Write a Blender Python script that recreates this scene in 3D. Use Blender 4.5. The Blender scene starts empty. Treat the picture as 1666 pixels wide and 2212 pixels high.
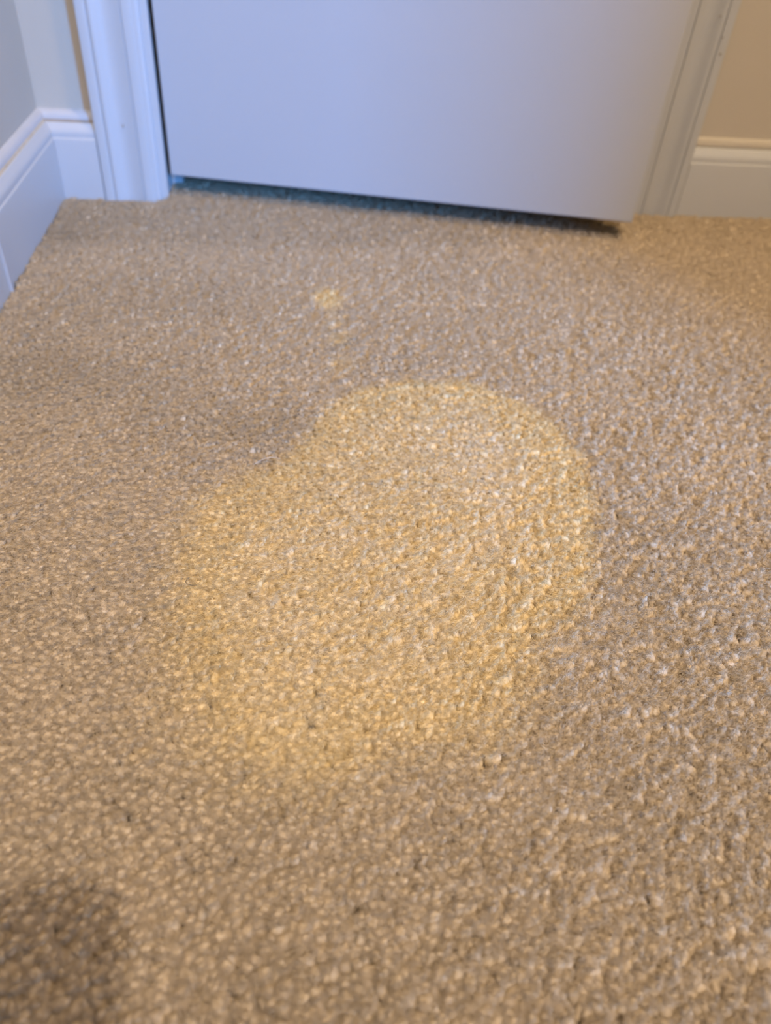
import bpy, bmesh, math, random
import numpy as np
from mathutils import Matrix, Vector, Euler

scene = bpy.context.scene
COL = scene.collection
rng = np.random.default_rng(7)
random.seed(7)

# ------------------------------------------------------------------ camera
YAW, PITCH, ROLL = 0.1659, 0.7140, 0.0889
CAM = Vector((0.2168, -0.7804, 0.2722))
F_PX = 1650.0
def cam_axes():
    cz, sz = math.cos(YAW), math.sin(YAW)
    fwd0, right0, up0 = Vector((sz, cz, 0)), Vector((cz, -sz, 0)), Vector((0, 0, 1))
    f = fwd0 * math.cos(PITCH) - up0 * math.sin(PITCH)
    u = up0 * math.cos(PITCH) + fwd0 * math.sin(PITCH)
    r = right0 * math.cos(ROLL) + u * math.sin(ROLL)
    u2 = -right0 * math.sin(ROLL) + u * math.cos(ROLL)
    return r, u2, f
cr, cu, cf = cam_axes()
cd = bpy.data.cameras.new('camera')
cam = bpy.data.objects.new('camera', cd)
COL.objects.link(cam)
m3 = Matrix((cr, cu, -cf)).transposed()
cam.matrix_world = Matrix.Translation(CAM) @ m3.to_4x4()
cd.sensor_fit = 'HORIZONTAL'
cd.sensor_width = 7.3
cd.lens = 7.3 * F_PX / 1666.0
cd.clip_start = 0.01
cd.dof.use_dof = True
cd.dof.focus_distance = 0.365
cd.dof.aperture_fstop = 1.9
scene.camera = cam
scene.cycles.max_bounces = 5
scene.cycles.diffuse_bounces = 2
scene.cycles.glossy_bounces = 1

# ------------------------------------------------------------------ world, lights, exposure
world = bpy.data.worlds.new('world'); scene.world = world
world.use_nodes = True
bg = world.node_tree.nodes['Background']
bg.inputs[0].default_value = (0.35, 0.55, 1.0, 1)
bg.inputs[1].default_value = 0.3
vs = scene.view_settings
vs.view_transform = 'Standard'; vs.look = 'None'; vs.gamma = 1.0; vs.use_curve_mapping = False
vs.exposure = 0.25

P_W, P_A, P_B = 1.05, 1.22, 1.84
COOL = (0.09, 0.355, 1.0)
WARM_A = (1.0, 0.70, 0.32)
WARM = (1.0, 0.84, 0.72)
def area(name, loc, target, sx, sy, power, col, shape='RECTANGLE', spread=math.pi):
    l = bpy.data.lights.new(name, 'AREA'); l.shape = shape; l.size = sx; l.size_y = sy
    l.energy = power; l.color = col; l.spread = spread
    o = bpy.data.objects.new(name, l); COL.objects.link(o)
    o.location = loc
    o.rotation_euler = (Vector(target) - Vector(loc)).to_track_quat('-Z', 'Y').to_euler()
    return o
# daylight standing in the bedroom window, seen through the bedroom doorway
area('window_daylight', (3.20, -4.28, 1.35), (3.20, 0, 1.35), 0.90, 1.2, 400 * P_W, COOL)
# wall lamp on the right wall and ceiling light of the hall
area('wall_lamp_light', (0.880, -0.46, 1.72), (0.20, -0.40, 0.75), 0.14, 0.14, 12 * P_A, WARM_A, 'DISK')
area('downlight_hall', (0.21, -2.10, 2.375), (0.21, -2.10, 0), 0.12, 0.12, 20 * P_B, WARM, 'DISK')

# ------------------------------------------------------------------ materials
def nm(name):
    m = bpy.data.materials.new(name); m.use_nodes = True
    nt = m.node_tree; b = nt.nodes['Principled BSDF']
    return m, nt, b
def paint(name, col, rough=0.45, mottling=0.03, scale=9.0, bump=0.0, bscale=300):
    m, nt, b = nm(name)
    tc = nt.nodes.new('ShaderNodeTexCoord')
    n = nt.nodes.new('ShaderNodeTexNoise'); n.inputs['Scale'].default_value = scale; n.inputs['Detail'].default_value = 4
    nt.links.new(tc.outputs['Object'], n.inputs['Vector'])
    mx = nt.nodes.new('ShaderNodeMix'); mx.data_type = 'RGBA'
    mx.inputs[6].default_value = (*[c * (1 - mottling) for c in col], 1)
    mx.inputs[7].default_value = (*[min(1, c * (1 + mottling)) for c in col], 1)
    nt.links.new(n.outputs['Fac'], mx.inputs[0]); nt.links.new(mx.outputs[2], b.inputs['Base Color'])
    b.inputs['Roughness'].default_value = rough
    if bump:
        n2 = nt.nodes.new('ShaderNodeTexNoise'); n2.inputs['Scale'].default_value = bscale
        nt.links.new(tc.outputs['Object'], n2.inputs['Vector'])
        bp = nt.nodes.new('ShaderNodeBump'); bp.inputs['Strength'].default_value = bump; bp.inputs['Distance'].default_value = 0.0006
        nt.links.new(n2.outputs['Fac'], bp.inputs['Height']); nt.links.new(bp.outputs[0], b.inputs['Normal'])
    return m
M_TRIM = paint('white_trim_paint', (0.525, 0.525, 0.515), 0.38, 0.015, 14, 0.12, 60)
M_DOOR = paint('white_door_paint', (0.505, 0.505, 0.505), 0.42, 0.01, 6, 0.1, 90)
M_WALL = paint('cream_wall_paint', (0.54, 0.48, 0.385), 0.75, 0.02, 10, 0.35, 220)
M_CEIL = paint('ceiling_white', (0.82, 0.82, 0.80), 0.9)
M_CAULK = paint('old_caulk', (0.54, 0.53, 0.52), 0.5, 0.06, 60)
M_GRIME = paint('brown_grime', (0.36, 0.28, 0.20), 0.8, 0.25, 90)
M_CHIP = paint('chipped_paint', (0.30, 0.26, 0.20), 0.8, 0.2, 80)
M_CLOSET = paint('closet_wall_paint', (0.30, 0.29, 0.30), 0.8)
M_BRASS = paint('brushed_nickel', (0.55, 0.53, 0.50), 0.3); M_BRASS.node_tree.nodes['Principled BSDF'].inputs['Metallic'].default_value = 1
M_ADDED_BIN = paint('added_bin_grey_plastic', (0.30, 0.30, 0.31), 0.5)
M_HAIR = paint('dark_hair', (0.05, 0.035, 0.025), 0.5)
M_LINT = paint('pale_fibre', (0.85, 0.80, 0.72), 0.6)
M_LAMP, nt, b = nm('lamp_glow')
b.inputs['Emission Color'].default_value = (*WARM, 1); b.inputs['Emission Strength'].default_value = 4
M_SKYGLASS, nt, b = nm('window_glass')
b.inputs['Base Color'].default_value = (0.8, 0.9, 1, 1); b.inputs['Transmission Weight'].default_value = 1; b.inputs['Roughness'].default_value = 0.0

CARPET_RGB = (0.725, 0.590, 0.408)
STAIN_RGB = (0.955, 0.800, 0.550)
RIM_RGB = (0.94, 0.735, 0.395)
def carpet_mat():
    m, nt, b = nm('carpet_yarn')
    at = nt.nodes.new('ShaderNodeAttribute'); at.attribute_type = 'INSTANCER'; at.attribute_name = 'stain'
    av = nt.nodes.new('ShaderNodeAttribute'); av.attribute_type = 'INSTANCER'; av.attribute_name = 'value'
    mx = nt.nodes.new('ShaderNodeValToRGB'); e = mx.color_ramp.elements
    e[0].position = 0.0; e[0].color = (*CARPET_RGB, 1); e[1].position = 1.0; e[1].color = (*STAIN_RGB, 1)
    q = e.new(0.70); q.color = (*RIM_RGB, 1)
    nt.links.new(at.outputs['Fac'], mx.inputs[0])
    mul = nt.nodes.new('ShaderNodeVectorMath'); mul.operation = 'SCALE'
    nt.links.new(mx.outputs[0], mul.inputs[0]); nt.links.new(av.outputs['Fac'], mul.inputs['Scale'])
    # fine fibre streaks running along the yarn
    tc = nt.nodes.new('ShaderNodeTexCoord'); mp = nt.nodes.new('ShaderNodeMapping'); mp.inputs['Scale'].default_value = (5200, 5200, 1300)
    n = nt.nodes.new('ShaderNodeTexNoise'); n.inputs['Scale'].default_value = 1.0; n.inputs['Detail'].default_value = 1
    nt.links.new(tc.outputs['Object'], mp.inputs[0]); nt.links.new(mp.outputs[0], n.inputs['Vector'])
    mr = nt.nodes.new('ShaderNodeMapRange'); mr.inputs[1].default_value = 0.3; mr.inputs[2].default_value = 0.7
    mr.inputs[3].default_value = 0.80; mr.inputs[4].default_value = 1.12
    nt.links.new(n.outputs['Fac'], mr.inputs[0])
    mul2 = nt.nodes.new('ShaderNodeVectorMath'); mul2.operation = 'SCALE'
    nt.links.new(mul.outputs[0], mul2.inputs[0]); nt.links.new(mr.outputs[0], mul2.inputs['Scale'])
    df = nt.nodes.new('ShaderNodeBsdfDiffuse'); df.inputs['Roughness'].default_value = 0.0
    nt.links.new(mul2.outputs[0], df.inputs['Color'])
    out = [q for q in nt.nodes if q.type == 'OUTPUT_MATERIAL'][0]
    nt.links.new(df.outputs[0], out.inputs['Surface']); nt.nodes.remove(b)
    return m
M_CARPET = carpet_mat()
def backing_mat():
    m, nt, b = nm('carpet_backing')
    tc = nt.nodes.new('ShaderNodeTexCoord')
    v = nt.nodes.new('ShaderNodeTexVoronoi'); v.inputs['Scale'].default_value = 230
    nt.links.new(tc.outputs['Object'], v.inputs['Vector'])
    b.inputs['Base Color'].default_value = (0.58, 0.48, 0.34, 1); b.inputs['Roughness'].default_value = 0.95
    bp = nt.nodes.new('ShaderNodeBump'); bp.inputs['Distance'].default_value = 0.003; bp.invert = True
    nt.links.new(v.outputs['Distance'], bp.inputs['Height']); nt.links.new(bp.outputs[0], b.inputs['Normal'])
    return m
M_BACK = backing_mat()

# ------------------------------------------------------------------ mesh helpers
def link(name, me, mat, parent=None):
    o = bpy.data.objects.new(name, me); COL.objects.link(o)
    if mat: me.materials.append(mat)
    if parent: o.parent = parent
    return o
def box_bm(bm, x0, x1, y0, y1, z0, z1):
    v = [bm.verts.new((x, y, z)) for z in (z0, z1) for y in (y0, y1) for x in (x0, x1)]
    for f in ((0, 2, 3, 1), (4, 5, 7, 6), (0, 1, 5, 4), (2, 6, 7, 3), (0, 4, 6, 2), (1, 3, 7, 5)):
        bm.faces.new([v[i] for i in f])
def boxes(name, lst, mat, parent=None, bevel=0.0):
    bm = bmesh.new()
    for b in lst: box_bm(bm, *b)
    if bevel:
        bmesh.ops.bevel(bm, geom=list(bm.edges), offset=bevel, segments=2, affect='EDGES', profile=0.6)
    bmesh.ops.recalc_face_normals(bm, faces=bm.faces)
    me = bpy.data.meshes.new(name); bm.to_mesh(me); bm.free()
    return link(name, me, mat, parent)
def loft(name, rings, mat, parent=None, smooth_deg=35, caps=True):
    """rings: list of closed profiles (lists of points) joined one to the next, capped"""
    bm = bmesh.new()
    vr = [[bm.verts.new(p) for p in r] for r in rings]
    n = len(rings[0])
    for a, b in zip(vr[:-1], vr[1:]):
        for i in range(n):
            bm.faces.new((a[i], a[(i + 1) % n], b[(i + 1) % n], b[i]))
    if caps:
        bm.faces.new(vr[0]); bm.faces.new(vr[-1])
    bmesh.ops.recalc_face_normals(bm, faces=bm.faces)
    for e in bm.edges:
        if len(e.link_faces) == 2:
            e.smooth = e.calc_face_angle(0) < math.radians(smooth_deg)
    for f in bm.faces: f.smooth = len(f.verts) == 4
    me = bpy.data.meshes.new(name); bm.to_mesh(me); bm.free()
    return link(name, me, mat, parent)
def tube(name, pts, rad, mat, parent=None, sides=6, closed=False):
    pts = [Vector(p) for p in pts]; rings = []
    for i, p in enumerate(pts):
        a = pts[i - 1] if i or closed else pts[0]
        b = pts[(i + 1) % len(pts)] if i < len(pts) - 1 or closed else pts[-1]
        t = (b - a).normalized()
        s = t.cross(Vector((0, 0, 1))); s = s.normalized() if s.length > 1e-6 else Vector((1, 0, 0))
        w = s.cross(t)
        k = rad if closed else rad * (0.5 + 0.5 * math.sin(math.pi * min(1, max(0.05, i / (len(pts) - 1)))))
        rings.append([p + (s * math.cos(q) + w * math.sin(q)) * k for q in [2 * math.pi * j / sides for j in range(sides)]])
    return loft(name, rings, mat, parent, 80)
def struct(o): o['kind'] = 'structure'; return o
def tag(o, label, cat, group=None):
    o['label'] = label; o['category'] = cat
    if group: o['group'] = group
    return o

# ------------------------------------------------------------------ the place: measures
CH = 2.40                       # ceiling
RX = 1.00                       # right wall of the hall
FY = -2.60                      # front wall of the hall (behind the camera)
JL, JR = 0.1063, 0.5570         # faces of the door jambs
CL0, CL1 = 0.0493, 0.1003       # left casing outer and inner edge
CR1, CR0 = 0.5723, 0.6233       # right casing inner and outer edge
DOOR_TOP = 2.03
FLOOR_Z = -0.0047               # carpet backing; the pile tips come up to about z = 0

# ------------------------------------------------------------------ shell
struct(boxes('floor', [(-0.15, 4.2, -4.6, 0.85, -0.08, FLOOR_Z)], M_BACK))
struct(boxes('ceiling', [(-0.15, 4.2, -4.6, 0.85, CH, CH + 0.1)], M_CEIL))
struct(boxes('wall_left', [(-0.12, 0, FY - 0.1, 0.85, -0.08, CH)], M_WALL))
struct(boxes('wall_back', [(0, JL - 0.016, 0, 0.12, -0.08, CH), (JR + 0.016, RX + 0.12, 0, 0.12, -0.08, CH),
                           (JL - 0.016, JR + 0.016, 0, 0.12, DOOR_TOP + 0.02, CH)], M_WALL))
DW0, DW1 = -1.64, -0.93         # the bedroom doorway in the right wall
struct(boxes('wall_right', [(RX, RX + 0.12, DW1, 0, -0.08, CH), (RX, RX + 0.12, FY - 0.1, DW0, -0.08, CH),
                            (RX, RX + 0.12, DW0, DW1, 2.03, CH)], M_WALL))
struct(boxes('wall_front', [(0, RX, FY - 0.1, FY, -0.08, CH)], M_WALL))
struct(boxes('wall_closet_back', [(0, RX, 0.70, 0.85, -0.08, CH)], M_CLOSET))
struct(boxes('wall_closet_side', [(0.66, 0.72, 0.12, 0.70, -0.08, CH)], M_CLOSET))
# the bedroom beyond the doorway, where the daylight comes from
WX0, WX1, WZ0, WZ1 = 2.74, 3.66, 0.72, 1.98
struct(boxes('wall_bedroom_window', [(1.0, WX0, -4.5, -4.38, -0.08, CH), (WX1, 4.2, -4.5, -4.38, -0.08, CH),
                                     (WX0, WX1, -4.5, -4.38, -0.08, WZ0), (WX0, WX1, -4.5, -4.38, WZ1, CH)], M_WALL))
struct(boxes('wall_bedroom_far', [(4.08, 4.2, -4.38, 0.12, -0.08, CH)], M_WALL))
struct(boxes('wall_bedroom_side', [(RX + 0.12, 4.08, 0.0, 0.12, -0.08, CH)], M_WALL))
struct(boxes('wall_bedroom_near', [(1.0, 1.12, -4.38, FY - 0.1, -0.08, CH)], M_WALL))
w1 = struct(boxes('window_1', [(WX0, WX0 + 0.04, -4.45, -4.40, WZ0, WZ1), (WX1 - 0.04, WX1, -4.45, -4.40, WZ0, WZ1),
                               (WX0 + 0.04, WX1 - 0.04, -4.45, -4.40, WZ0, WZ0 + 0.04), (WX0 + 0.04, WX1 - 0.04, -4.45, -4.40, WZ1 - 0.04, WZ1),
                               (WX0 + 0.04, WX1 - 0.04, -4.44, -4.41, 1.34, 1.37)], M_TRIM))
boxes('pane', [(WX0 + 0.04, WX1 - 0.04, -4.428, -4.424, WZ0 + 0.04, 1.34)], M_SKYGLASS, w1)
boxes('pane', [(WX0 + 0.04, WX1 - 0.04, -4.428, -4.424, 1.37, WZ1 - 0.04)], M_SKYGLASS, w1)
struct(boxes('trim_3', [(RX - 0.014, RX, DW1, DW1 + 0.057, FLOOR_Z, 2.087), (RX - 0.014, RX, DW0 - 0.057, DW0, FLOOR_Z, 2.087),
                        (RX - 0.014, RX, DW0, DW1, 2.03, 2.087)], M_TRIM, None, 0.002))

# ------------------------------------------------------------------ baseboards
BASE = [(0.0, FLOOR_Z), (0.0120, FLOOR_Z), (0.0120, 0.0530), (0.0118, 0.0541), (0.0114, 0.0546), (0.0110, 0.0550),
        (0.0109, 0.0560), (0.0110, 0.0580), (0.0106, 0.0602), (0.0092, 0.0626), (0.0078, 0.0648), (0.0069, 0.0664),
        (0.0055, 0.0672), (0.0, 0.0674)]
CAULK = [(0.0, 0.0674), (0.0046, 0.0678), (0.0052, 0.0690), (0.0050, 0.0708), (0.0040, 0.0732), (0.0024, 0.0750), (0.0, 0.0762)]
def base_run(name, frm, to, axis, parent=None, d_scale=1.0, prof=BASE, mat=None, mitre0=0, mitre1=0):
    """axis 'x': runs along x on the wall y=0 facing -y; axis 'y': runs along y on the wall x=0 facing +x"""
    rings = []
    n = max(2, int(abs(to - frm) / 0.05))
    for i in range(n + 1):
        s = frm + (to - frm) * i / n
        r = []
        for d, z in prof:
            d *= d_scale
            q = s + (mitre0 * d if i == 0 else 0) + (mitre1 * d if i == n else 0)
            r.append((q, -d, z) if axis == 'x' else (d, q, z))
        rings.append(r)
    return loft(name, rings, mat or M_TRIM, parent, 30)
JOINT_Y = -0.2125
bl = struct(base_run('baseboard_left', -0.0001, JOINT_Y, 'y', mitre0=-1))
struct(base_run('baseboard_left_second_length', JOINT_Y - 0.0006, FY, 'y', d_scale=1.05))
bb = struct(base_run('baseboard_back_corner', 0.0001, CL0 - 0.0006, 'x', mitre0=1))
br = struct(base_run('baseboard_back', CR0 + 0.0004, RX, 'x'))
# dark line of old grime along the seam above the base cap
base_run('caulk_bead', -0.0001, FY, 'y', bl, prof=CAULK, mat=M_CAULK, mitre0=-1)
base_run('caulk_bead', 0.0001, CL0 - 0.0006, 'x', bb, prof=CAULK, mat=M_CAULK, mitre0=1)
base_run('caulk_bead', CR0 + 0.0004, RX, 'x', br, prof=CAULK, mat=M_WALL, d_scale=0.6)
jy = JOINT_Y
boxes('joint_filler', [(0.0100, 0.0146, jy - 0.0020, jy + 0.0012, FLOOR_Z, 0.0525)], M_CAULK, bl, 0.0004)
GR = [(0.0045, 0.0669), (0.0061, 0.0667), (0.0060, 0.0676), (0.0053, 0.0688), (0.0045, 0.0690)]
base_run('grime_line', 0.004, CL0 - 0.0006, 'x', bb, prof=GR, mat=M_GRIME)
M_GRIME2 = paint('yellowed_seam', (0.60, 0.49, 0.34), 0.8, 0.3, 120)
base_run('grime_line', -0.004, JOINT_Y, 'y', bl, prof=GR, mat=M_GRIME2)

# ------------------------------------------------------------------ casings (profile: distance from the outer edge, thickness)
CAS = [(0, 0), (0, 0.0150), (0.0006, 0.0158), (0.0020, 0.0161), (0.0078, 0.0160), (0.0086, 0.0155), (0.0090, 0.0138), (0.0097, 0.0138),
       (0.0101, 0.0150), (0.0112, 0.0153), (0.0132, 0.0147), (0.0160, 0.0122), (0.0190, 0.0098), (0.0230, 0.0084), (0.0280, 0.0086),
       (0.0330, 0.0102), (0.0352, 0.0109), (0.0356, 0.0092), (0.0363, 0.0092), (0.0368, 0.0104), (0.0385, 0.0106), (0.0425, 0.0102),
       (0.0442, 0.0097), (0.0446, 0.0086), (0.0454, 0.0084), (0.0470, 0.0083), (0.0490, 0.0079), (0.0504, 0.0066), (0.0510, 0.0050), (0.051, 0)]
def casing(name, x_outer, sgn, z1):
    rings = [[(x_outer + sgn * u, -t * 0.80, z) for u, t in CAS] for z in (-0.006, 0.3, 0.8, 1.4, z1)]
    return loft(name, rings, M_TRIM, None, 28)
c1 = struct(casing('trim_1', CL0, 1, DOOR_TOP + 0.062))
c2 = struct(casing('trim_2', CR0, -1, DOOR_TOP + 0.062))
struct(boxes('trim_4', [(CL0, CR0, -0.016, 0, DOOR_TOP + 0.0622, DOOR_TOP + 0.12)], M_TRIM, None, 0.002))
# little dents and chips in the casing paint
def chip(parent, x, y, z, w, h, mat=M_CHIP, d=0.0004):
    bm = bmesh.new(); bmesh.ops.create_uvsphere(bm, u_segments=8, v_segments=5, radius=1)
    for v in bm.verts:
        k = 1 + 0.25 * math.sin(3 * v.co.x + 5 * v.co.z)
        v.co = Vector((x + v.co.x * w * k, y + v.co.y * d, z + v.co.z * h * k))
    for f in bm.faces: f.smooth = True
    me = bpy.data.meshes.new('paint_chip'); bm.to_mesh(me); bm.free()
    return link('paint_chip', me, mat, parent)
chip(c2, 0.6185, -0.0128, 0.150, 0.0012, 0.0012)
chip(c2, 0.6158, -0.0129, 0.163, 0.0006, 0.0010)
chip(c2, 0.6085, -0.0114, 0.179, 0.0012, 0.0004)
chip(c1, 0.0745, -0.0083, 0.0665, 0.0004, 0.0016, d=0.0003)
chip(bl, 0.0100, -0.180, 0.0605, 0.0004, 0.0008)

# ------------------------------------------------------------------ door frame and the closet door
struct(boxes('door_frame', [(JL - 0.016, JL, -0.001, 0.120, FLOOR_Z + 0.001, DOOR_TOP + 0.016), (JR, JR + 0.016, -0.001, 0.120, FLOOR_Z + 0.001, DOOR_TOP + 0.016),
                            (JL, JR, -0.001, 0.120, DOOR_TOP, DOOR_TOP + 0.016),
                            (JL, JL + 0.010, 0.040, 0.075, FLOOR_Z + 0.001, DOOR_TOP), (JR - 0.010, JR, 0.040, 0.075, FLOOR_Z + 0.001, DOOR_TOP)], M_TRIM, None, 0.0008))
DW_, DT_ = 0.4437, 0.035
DOOR_BOT = 0.0205
door = bpy.data.objects.new('door_1', None); COL.objects.link(door); struct(door)
door['label'] = 'white flush closet door standing slightly ajar'
door.location = (0.1097, 0.0045, 0.0)
door.rotation_euler = (0, 0, math.radians(-11.99))
boxes('door_slab', [(0, DW_, 0, DT_, DOOR_BOT, 2.02)], M_DOOR, door, 0.0016)
for z in (0.26, 1.02, 1.80):
    h = tube('hinge', [(-0.002, -0.004, z + k * 0.02) for k in range(5)], 0.0045, M_BRASS, door, 10)
bm = bmesh.new()
for r, y0, y1 in ((0.032, -0.006, 0.0), (0.011, -0.035, -0.006)):
    bmesh.ops.create_cone(bm, cap_ends=True, segments=24, radius1=r, radius2=r, depth=y1 - y0, matrix=Matrix.Translation((DW_ - 0.06, (y0 + y1) / 2, 0.92)) @ Matrix.Rotation(math.pi / 2, 4, 'X'))
bmesh.ops.create_uvsphere(bm, u_segments=24, v_segments=14, radius=0.027, matrix=Matrix.Translation((DW_ - 0.06, -0.05, 0.92)) @ Matrix.Diagonal((1, 0.75, 1, 1)))
me = bpy.data.meshes.new('door_knob'); bm.to_mesh(me); bm.free(); link('door_knob', me, M_BRASS, door)
chip(door, 0.345, -0.0002, 0.0525, 0.0005, 0.0030, paint('faint_scuff', (0.55, 0.55, 0.58), 0.7), 0.0003)

# ------------------------------------------------------------------ ceiling lamps
for (x, y, r) in ((0.21, -2.10, 0.06),):
    t = bpy.data.objects.new('ceiling_light', None); COL.objects.link(t); t.location = (x, y, CH)
    tag(t, 'small round white ceiling light in the hall', 'lamp')
    bm = bmesh.new()
    prof = [(r * 1.25, 0), (r * 1.25, -0.006), (r * 1.12, -0.012), (r * 1.0, -0.008), (r * 1.0, 0)]
    N = 32
    vs_ = [[bm.verts.new((q * math.cos(a), q * math.sin(a), z)) for q, z in prof] for a in [2 * math.pi * i / N for i in range(N)]]
    for i in range(N):
        for j in range(len(prof) - 1):
            bm.faces.new((vs_[i][j], vs_[(i + 1) % N][j], vs_[(i + 1) % N][j + 1], vs_[i][j + 1]))
    bmesh.ops.recalc_face_normals(bm, faces=bm.faces)
    me = bpy.data.meshes.new('trim_ring'); bm.to_mesh(me); bm.free(); link('trim_ring', me, M_TRIM, t)
    bm = bmesh.new(); bmesh.ops.create_circle(bm, cap_ends=True, segments=32, radius=r, matrix=Matrix.Translation((0, 0, -0.004)))
    me = bpy.data.meshes.new('diffuser'); bm.to_mesh(me); bm.free(); link('diffuser', me, M_LAMP, t)

wl = bpy.data.objects.new('wall_lamp', None); COL.objects.link(wl); wl.location = (RX, -0.46, 1.72)
tag(wl, 'frosted dome lamp mounted on the hall wall', 'lamp')
def lathe_x(name, prof, mat, parent, N=28):
    """profile of (distance out from the wall, radius) turned about the wall normal"""
    rings = [[(-d, r * math.cos(a), r * math.sin(a)) for a in [2 * math.pi * i / N for i in range(N)]] for d, r in prof]
    return loft(name, rings, mat, parent, 60)
lathe_x('back_plate', [(0.0, 0.085), (0.012, 0.085), (0.018, 0.078), (0.020, 0.03)], M_BRASS, wl)
lathe_x('dome', [(0.018, 0.072), (0.045, 0.072), (0.070, 0.066), (0.090, 0.052), (0.102, 0.032), (0.107, 0.008)], M_LAMP, wl)

# ------------------------------------------------------------------ bin added out of view beside the camera to cast the corner shadow
bx = bpy.data.objects.new('added_shadow_bin', None); COL.objects.link(bx)
tag(bx, 'added grey plastic bin, out of view, that casts the corner shadow', 'bin')
BX0, BX1, BY0, BY1, BH = 0.016, 0.166, -0.99, -0.787, 0.215
bx.location = (BX0, BY1, 0.0)
def rrect(x0, x1, y0, y1, r, z):
    pts = []
    for cx, cy, a0 in ((x1 - r, y1 - r, 0), (x0 + r, y1 - r, 90), (x0 + r, y0 + r, 180), (x1 - r, y0 + r, 270)):
        for k in range(6):
            a = math.radians(a0 + 18 * k); pts.append((cx + r * math.cos(a), cy + r * math.sin(a), z))
    return pts
w_, d_ = BX1 - BX0, BY1 - BY0
loft('added_bin_body', [rrect(0.012, w_ - 0.012, -d_ + 0.012, -0.012, 0.015, -0.002), rrect(0.003, w_ - 0.003, -d_ + 0.003, -0.003, 0.02, BH - 0.01),
                  rrect(0.005, w_ - 0.005, -d_ + 0.005, -0.005, 0.018, BH - 0.01), rrect(0.014, w_ - 0.014, -d_ + 0.014, -0.014, 0.013, 0.002)], M_ADDED_BIN, bx)
loft('rim', [rrect(0.003, w_ - 0.003, -d_ + 0.003, -0.003, 0.02, BH - 0.012), rrect(0.0, w_, -d_, 0.0, 0.022, BH - 0.010), rrect(0.0, w_, -d_, 0.0, 0.022, BH - 0.001),
             rrect(0.005, w_ - 0.005, -d_ + 0.005, -0.005, 0.018, BH), rrect(0.006, w_ - 0.006, -d_ + 0.006, -0.006, 0.018, BH - 0.012), rrect(0.003, w_ - 0.003, -d_ + 0.003, -0.003, 0.02, BH - 0.012)], M_ADDED_BIN, bx, caps=False)

# ------------------------------------------------------------------ carpet pile
def vnoise(x, y, cell, seed, octaves=3):
    out = np.zeros_like(x); amp = 1.0; tot = 0
    for o in range(octaves):
        g = np.random.default_rng(seed + o).random((256, 256))
        u, v = x / cell + 37.3, y / cell + 91.7
        iu, iv = np.floor(u).astype(int), np.floor(v).astype(int)
        fu, fv = u - iu, v - iv
        fu, fv = fu * fu * (3 - 2 * fu), fv * fv * (3 - 2 * fv)
        G = lambda a, b: g[a % 256, b % 256]
        out += amp * ((G(iu, iv) * (1 - fu) + G(iu + 1, iv) * fu) * (1 - fv) + (G(iu, iv + 1) * (1 - fu) + G(iu + 1, iv + 1) * fu) * fv)
        tot += amp; amp *= 0.5; cell *= 0.5
    return out / tot * 2 - 1

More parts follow.
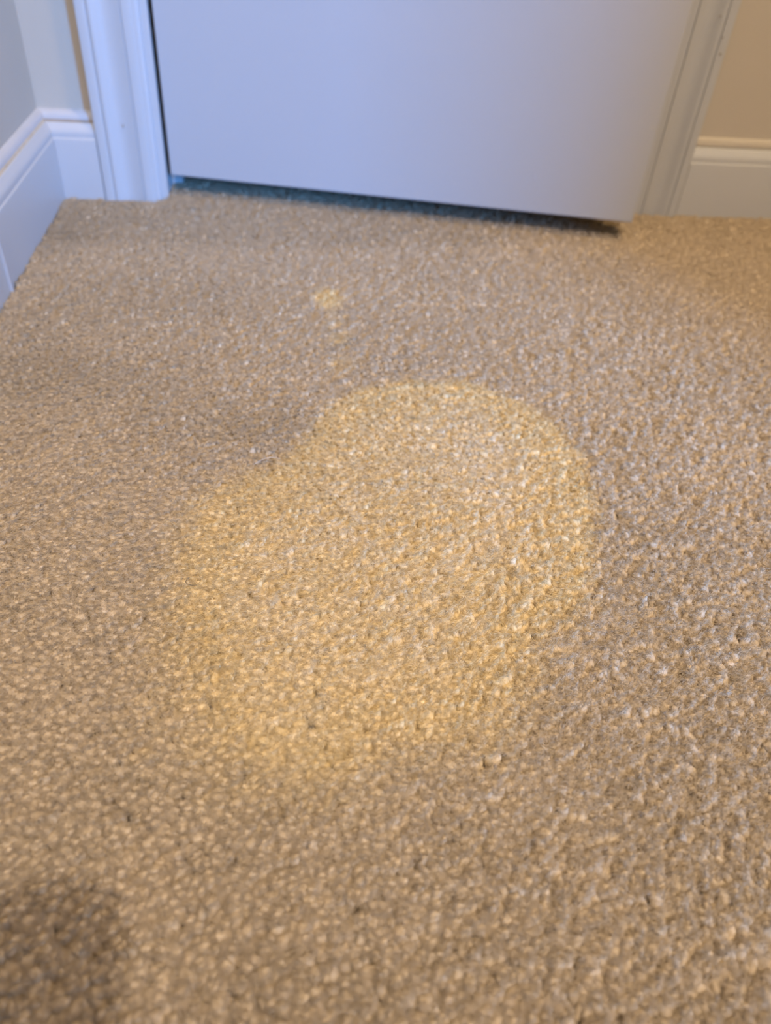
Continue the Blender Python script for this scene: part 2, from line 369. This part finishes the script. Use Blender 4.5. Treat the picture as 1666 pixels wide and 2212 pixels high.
def make_tuft(i):
    """one cut yarn end: a lumpy twisted core flaring towards the tip, covered in loose fibres"""
    r = np.random.default_rng(100 + i)
    L = 0.0054; V = []; Fc = []
    sides, nr = 7, 7
    tw = r.uniform(0, 6.28); bend = r.normal(0, 0.0009, 2)
    axis = lambda t: np.array([bend[0] * t * t, bend[1] * t * t, L * t])
    rad = lambda t: 0.00205 + 0.00050 * t ** 0.7
    for k in range(nr):
        t = k / (nr - 1)
        rr = rad(t) * (1.0, 1.0, 1.0, 1.0, 1.0, 0.93, 0.66)[k]
        c = axis(min(t, 1.0)) + (np.array([0, 0, 0.0005]) if k == nr - 1 else 0)
        for s in range(sides):
            a = 2 * np.pi * s / sides
            lump = 1 + 0.16 * math.cos(2 * (a - tw - 5.5 * t)) + r.normal(0, 0.09)
            V.append(c + np.array([math.cos(a), math.sin(a), 0]) * rr * lump + np.array([0, 0, r.normal(0, 0.0003) if t > 0.6 else 0]))
    for k in range(nr - 1):
        for s in range(sides):
            Fc.append((k * sides + s, k * sides + (s + 1) % sides, (k + 1) * sides + (s + 1) % sides, (k + 1) * sides + s))
    V.append(axis(1.0) + np.array([0, 0, 0.0006])); top = len(V) - 1
    for s in range(sides): Fc.append(((nr - 1) * sides + s, (nr - 1) * sides + (s + 1) % sides, top))
    ncore = len(Fc)
    for q in range(340):
        t = 1 - 0.62 * r.random() ** 1.6
        a = r.uniform(0, 6.28)
        rr = rad(t) * (math.sqrt(r.random()) if t > 0.93 else 0.92)
        p0 = axis(t) + np.array([math.cos(a), math.sin(a), 0]) * rr
        out = np.array([math.cos(a + 0.5), math.sin(a + 0.5), 0])
        d = np.array([0, 0, 1.0]) * r.uniform(0.3, 1.0) + out * r.uniform(0.1, 0.6) + r.normal(0, 0.34, 3)
        ln = r.uniform(0.0010, 0.0023)
        if q % 2:                       # loose ends lying across the cut tip and over its neighbours
            rr = rad(0.9) * math.sqrt(r.random()) * 0.95
            p0 = axis(1.0) + np.array([math.cos(a) * rr, math.sin(a) * rr, 0.0007 - 0.0009 * (rr / rad(1.0)) ** 2])
            a2 = a + r.normal(0, 1.0); out = np.array([math.cos(a2), math.sin(a2), -0.25])
            d = out + np.array([0, 0, r.uniform(0.1, 0.7)]); ln = r.uniform(0.0012, 0.0032)
        d /= np.linalg.norm(d)
        side = np.cross(d, r.normal(0, 1, 3)); side /= np.linalg.norm(side); w = 0.00005
        p1 = p0 + d * ln * 0.55 + r.normal(0, 0.00008, 3)
        d2 = d + out * 0.3 + r.normal(0, 0.4, 3); d2 /= np.linalg.norm(d2)
        p2 = p1 + d2 * ln * 0.45
        b0 = len(V)
        V += [p0 - side * w, p0 + side * w, p1 + side * w * 0.9, p1 - side * w * 0.9, p2]
        Fc += [(b0, b0 + 1, b0 + 2, b0 + 3), (b0 + 3, b0 + 2, b0 + 4)]
    return np.array(V), Fc
# every lean of the yarn is a mesh of its own, so the pile instances need no rotation
NB, TILTS, AZS, REP = 14, np.radians(np.arange(0, 66, 5)), np.radians(104 + np.arange(-120, 121, 20)), 2
base = [make_tuft(i) for i in range(NB)]
tuft_col = bpy.data.collections.new('yarn_tufts')
idx = 0
for it, T in enumerate(TILTS):
    for ia, A_ in enumerate(AZS):
        for r_ in range(REP):
            V, Fc = base[(it * 5 + ia * 3 + r_ * 7) % NB]
            V = V * np.array([1, 1, 1 / max(math.cos(T), 0.66)])
            ct, st_, ca, sa = math.cos(T), math.sin(T), math.cos(A_), math.sin(A_)
            c0, s0 = math.cos(2.4 * (ia + r_)), math.sin(2.4 * (ia + r_))       # spin about the yarn itself
            V = V @ np.array([[c0, s0, 0], [-s0, c0, 0], [0, 0, 1]])
            V = V @ np.array([[ct, 0, -st_], [0, 1, 0], [st_, 0, ct]])
            V = V @ np.array([[ca, sa, 0], [-sa, ca, 0], [0, 0, 1]])
            me = bpy.data.meshes.new('yarn_tuft')
            me.from_pydata(V.tolist(), [], Fc); me.update()
            me.polygons.foreach_set('use_smooth', [True] * len(me.polygons))
            me.materials.append(M_CARPET)
            o = bpy.data.objects.new('yarn_tuft_%04d' % idx, me); tuft_col.objects.link(o); idx += 1

def pile_tree():
    t = bpy.data.node_groups.new('pile', 'GeometryNodeTree')
    t.interface.new_socket('Geometry', in_out='INPUT', socket_type='NodeSocketGeometry')
    t.interface.new_socket('Geometry', in_out='OUTPUT', socket_type='NodeSocketGeometry')
    N = t.nodes.new; Lk = t.links.new
    gi, go = N('NodeGroupInput'), N('NodeGroupOutput')
    ci = N('GeometryNodeCollectionInfo'); ci.inputs['Collection'].default_value = tuft_col
    ci.inputs['Separate Children'].default_value = True; ci.inputs['Reset Children'].default_value = True
    iop = N('GeometryNodeInstanceOnPoints'); iop.inputs['Pick Instance'].default_value = True
    def attr(name, typ):
        a = N('GeometryNodeInputNamedAttribute'); a.data_type = typ; a.inputs['Name'].default_value = name; return a.outputs['Attribute']
    Lk(gi.outputs[0], iop.inputs['Points']); Lk(ci.outputs[0], iop.inputs['Instance'])
    Lk(attr('variant', 'INT'), iop.inputs['Instance Index'])
    Lk(attr('scl', 'FLOAT_VECTOR'), iop.inputs['Scale']); Lk(iop.outputs[0], go.inputs[0])
    return t
PILE = pile_tree()

# outline of the stain on the floor, metres
STAIN = np.array([(0.3041, -0.3389), (0.339, -0.3412), (0.361, -0.3585), (0.3786, -0.3768), (0.3897, -0.3978), (0.3944, -0.4223), (0.3911, -0.4555),
    (0.3823, -0.4908), (0.3676, -0.5282), (0.3519, -0.5518), (0.3349, -0.5595), (0.3256, -0.5777), (0.3171, -0.5945), (0.2971, -0.6114), (0.2768, -0.6165),
    (0.2523, -0.617), (0.2385, -0.628), (0.2173, -0.6285), (0.1961, -0.6192), (0.1793, -0.6059), (0.1682, -0.5832), (0.1639, -0.5586), (0.1619, -0.5281),
    (0.1619, -0.4935), (0.1663, -0.4613), (0.1825, -0.4419), (0.2106, -0.4256), (0.2273, -0.403), (0.243, -0.3679), (0.2655, -0.3487)])
def poly_sd(x, y, P):
    """signed distance to a polygon, positive inside"""
    d = np.full(x.shape, 9.0); inside = np.zeros(x.shape, bool)
    for (ax, ay), (bx_, by_) in zip(P, np.roll(P, -1, 0)):
        ex, ey = bx_ - ax, by_ - ay
        t = np.clip(((x - ax) * ex + (y - ay) * ey) / (ex * ex + ey * ey), 0, 1)
        d = np.minimum(d, np.hypot(x - ax - t * ex, y - ay - t * ey))
        c = ((ay > y) != (by_ > y)) & (x < (bx_ - ax) * (y - ay) / (by_ - ay + 1e-12) + ax)
        inside ^= c
    return np.where(inside, d, -d)
SOIL_SHADE = [(0.085, -0.225, 0.11, 0.040, 0.10), (0.065, -0.335, 0.09, 0.045, 0.12), (0.205, -0.395, 0.04, 0.03, 0.12), (0.03, -0.10, 0.03, 0.06, 0.12),
        (0.43, -0.53, 0.05, 0.04, 0.06), (0.25, -0.72, 0.30, 0.12, 0.17)]  # last patch is painted shade, dimming the carpet nearest the camera
SPOTS = [(0.2492, -0.2165, 0.0115, 0.0170, 1.0), (0.2560, -0.2800, 0.008, 0.012, 0.5), (0.2550, -0.318, 0.010, 0.014, 0.22),
         (0.253, -0.250, 0.006, 0.016, 0.22)]
def stain_amount(x, y):
    sd = poly_sd(x, y, STAIN) + 0.004 * vnoise(x, y, 0.02, 50)
    # crisp rim on the far right side, fading rim on the near left
    soft = 0.006 + 0.016 * np.clip((-(y + 0.50)) / 0.12, 0, 1) + 0.012 * np.clip((0.22 - x) / 0.06, 0, 1)
    s = np.clip(0.5 + sd / (2 * soft), 0, 1); s = s * s * (3 - 2 * s)
    core = np.clip(sd / 0.055, 0, 1) * (0.8 + 0.4 * vnoise(x, y, 0.05, 60))
    s *= 0.93 + 0.08 * vnoise(x, y, 0.05, 60)
    sp = np.zeros_like(x)
    for cx, cy, rx, ry, k in SPOTS:
        q = ((x - cx) / rx) ** 2 + ((y - cy) / ry) ** 2
        sp = np.maximum(sp, k * np.clip(1.5 - q, 0, 1))
    return s, sp, np.clip(core, 0, 1)

def pile_points(x0, x1, y0, y1, step):
    nx, ny = int((x1 - x0) / step), int((y1 - y0) / step)
    gx, gy = np.meshgrid(np.arange(nx), np.arange(ny))
    gx = gx + 0.5 * (gy % 2)
    x = x0 + (gx.ravel() + 0.5) * step + rng.normal(0, step * 0.30, nx * ny)
    y = y0 + (gy.ravel() + 0.5) * step + rng.normal(0, step * 0.30, nx * ny)
    return x, y
def keep(x, y):
    ok = (x > 0.0138) & (x < RX - 0.002)
    room = (y < -0.0138) & ~((y > -0.0172) & (x > CL0 - 0.001) & (x < CL1)) & ~((y > -0.0172) & (x > CR1) & (x < CR0 + 0.001))
    gate = (y >= -0.0138) & (x > JL + 0.0015) & (x < JR - 0.0015) & ~((y > 0.039) & (y < 0.076) & ((x < JL + 0.011) | (x > JR - 0.011)))
    return ok & (room | gate)
def lay_of(x, y):
    """lean azimuth and tilt of each tuft: combed away from the room in broad swept patches"""
    n = len(x)
    n1, n2, n3 = vnoise(x, y, 0.11, 11), vnoise(x, y, 0.13, 21), vnoise(x, y, 0.020, 31, 2)
    right = np.clip((x - 0.18 - 0.10 * (y + 0.45)) / 0.22, 0, 1)
    az = math.radians(104) + 0.6 * n1 + 0.45 * n3 + rng.normal(0, 0.35, n)
    tilt = math.radians(23) + math.radians(28) * right + math.radians(12) * n2 + math.radians(7) * rng.normal(0, 1, n)
    return az, tilt, n3
def pile(name, x, y, size, stain, lay, parent=None):
    n = len(x)
    az, tilt, n3 = lay
    bt = np.clip(np.round((tilt + rng.uniform(-0.5, 0.5, n) * np.radians(5) - TILTS[0]) / np.radians(5)), 0, len(TILTS) - 1).astype(int)
    ba = np.clip(np.round((az + rng.uniform(-0.5, 0.5, n) * np.radians(20) - AZS[0]) / np.radians(20)), 0, len(AZS) - 1).astype(int)
    variant = (bt * len(AZS) + ba) * REP + rng.integers(0, REP, n)
    scl = np.empty((n, 3)); w = size * rng.uniform(0.78, 1.22, n)
    scl[:, 0] = w; scl[:, 1] = w
    scl[:, 2] = (1.0 + 0.08 * n3 + rng.normal(0, 0.05, n)) * (0.5 + 0.5 * size)
    value = 1 + rng.normal(0, 0.035, n) + 0.04 * vnoise(x, y, 0.06, 71)
    for cx, cy, rx, ry, k in SOIL_SHADE:      # traffic soiling mixed with painted pile shading
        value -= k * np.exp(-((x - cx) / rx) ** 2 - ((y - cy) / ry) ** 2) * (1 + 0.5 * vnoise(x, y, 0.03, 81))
    # painted shade: darker strip standing in for the closet door's shadow
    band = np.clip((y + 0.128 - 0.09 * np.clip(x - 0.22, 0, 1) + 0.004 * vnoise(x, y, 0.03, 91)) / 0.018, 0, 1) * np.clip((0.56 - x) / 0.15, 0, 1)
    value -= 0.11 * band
    value = np.clip(value, 0.68, 1.07)
    me = bpy.data.meshes.new(name)
    me.vertices.add(n)
    co = np.empty((n, 3)); co[:, 0] = x; co[:, 1] = y; co[:, 2] = FLOOR_Z
    me.vertices.foreach_set('co', co.ravel())
    def A(nm_, typ, data, key):
        a = me.attributes.new(nm_, typ, 'POINT'); a.data.foreach_set(key, np.ascontiguousarray(data).ravel())
    A('scl', 'FLOAT_VECTOR', scl.astype(np.float32), 'vector')
    A('stain', 'FLOAT', stain.astype(np.float32), 'value'); A('value', 'FLOAT', value.astype(np.float32), 'value')
    A('variant', 'INT', variant.astype(np.int32), 'value')
    me.update()
    o = link(name, me, M_CARPET, parent)
    md = o.modifiers.new('pile', 'NODES'); md.node_group = PILE
    o['kind'] = 'stuff'
    return o
x, y = pile_points(0.0, 1.0, -0.98, 0.14, 0.0033)
k = keep(x, y); x, y = x[k], y[k]
lay = lay_of(x, y)
reach = 0.0050 * np.sin(lay[1])
s, sp, core = stain_amount(x + reach * np.cos(lay[0]), y + reach * np.sin(lay[0]))
edge = np.maximum(s, sp)
edge = np.clip(edge + np.where((edge > 0.02) & (edge < 0.98), rng.normal(0, 0.10, len(x)), 0), 0, 1)
both = edge * (0.70 + 0.30 * core)
in_stain = (s > 0.5) & (s >= sp)
in_spot = (np.hypot(x - SPOTS[0][0], (y + 0.002 - SPOTS[0][1]) * 0.7) < 0.0105) & ~in_stain
sub = lambda k: tuple(a[k] for a in lay)
rest = ~in_stain & ~in_spot
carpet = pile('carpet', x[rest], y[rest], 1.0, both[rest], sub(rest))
tag(carpet, 'beige cut pile wall to wall carpet on the hall floor', 'carpet')
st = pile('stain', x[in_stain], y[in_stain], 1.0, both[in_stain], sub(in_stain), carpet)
st['label'] = 'large pale yellow bleached stain on the beige carpet'
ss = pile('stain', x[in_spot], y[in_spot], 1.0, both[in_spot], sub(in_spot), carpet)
ss['label'] = 'small round yellow stain on the carpet near the closet door'
x, y = pile_points(0.0, 1.0, FY, -0.98, 0.0036)
k = keep(x, y); x, y = x[k], y[k]
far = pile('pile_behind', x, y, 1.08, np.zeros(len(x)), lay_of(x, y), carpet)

# ------------------------------------------------------------------ loose hairs on the pile
ring = [(0.1707 + 0.0034 * math.cos(a), -0.5209 + 0.0033 * math.sin(a) + 0.0005 * math.cos(a), 0.0034 + 0.0004 * math.sin(2 * a)) for a in [0.4 + 6.0 * i / 40 for i in range(41)]]
tag(tube('loose_hair', ring, 0.00009, M_HAIR, None, 5), 'thin dark hair curled into a tiny ring on the yellow stain', 'hair')
arc = [(0.197 + 0.0155 * t, -0.4312 + 0.0058 * t + 0.0020 * math.sin(math.pi * t), 0.0030 + 0.0012 * math.sin(math.pi * t)) for t in [i / 16 for i in range(17)]]
tag(tube('loose_fibre', arc, 0.00011, M_LINT, None, 5), 'pale thread lying across the far rim of the stain', 'fibre')
curl = [(0.1465 + 0.0108 * t, -0.3391 + 0.0040 * t + 0.0093 * t ** 3, 0.0030 + 0.0006 * math.sin(math.pi * t)) for t in [i / 14 for i in range(15)]]
tag(tube('loose_fibre', curl, 0.00016, paint('yellowish_fibre', (0.70, 0.56, 0.36), 0.7), None, 5), 'short yellowish thread curved on the carpet between stain and baseboard', 'fibre')
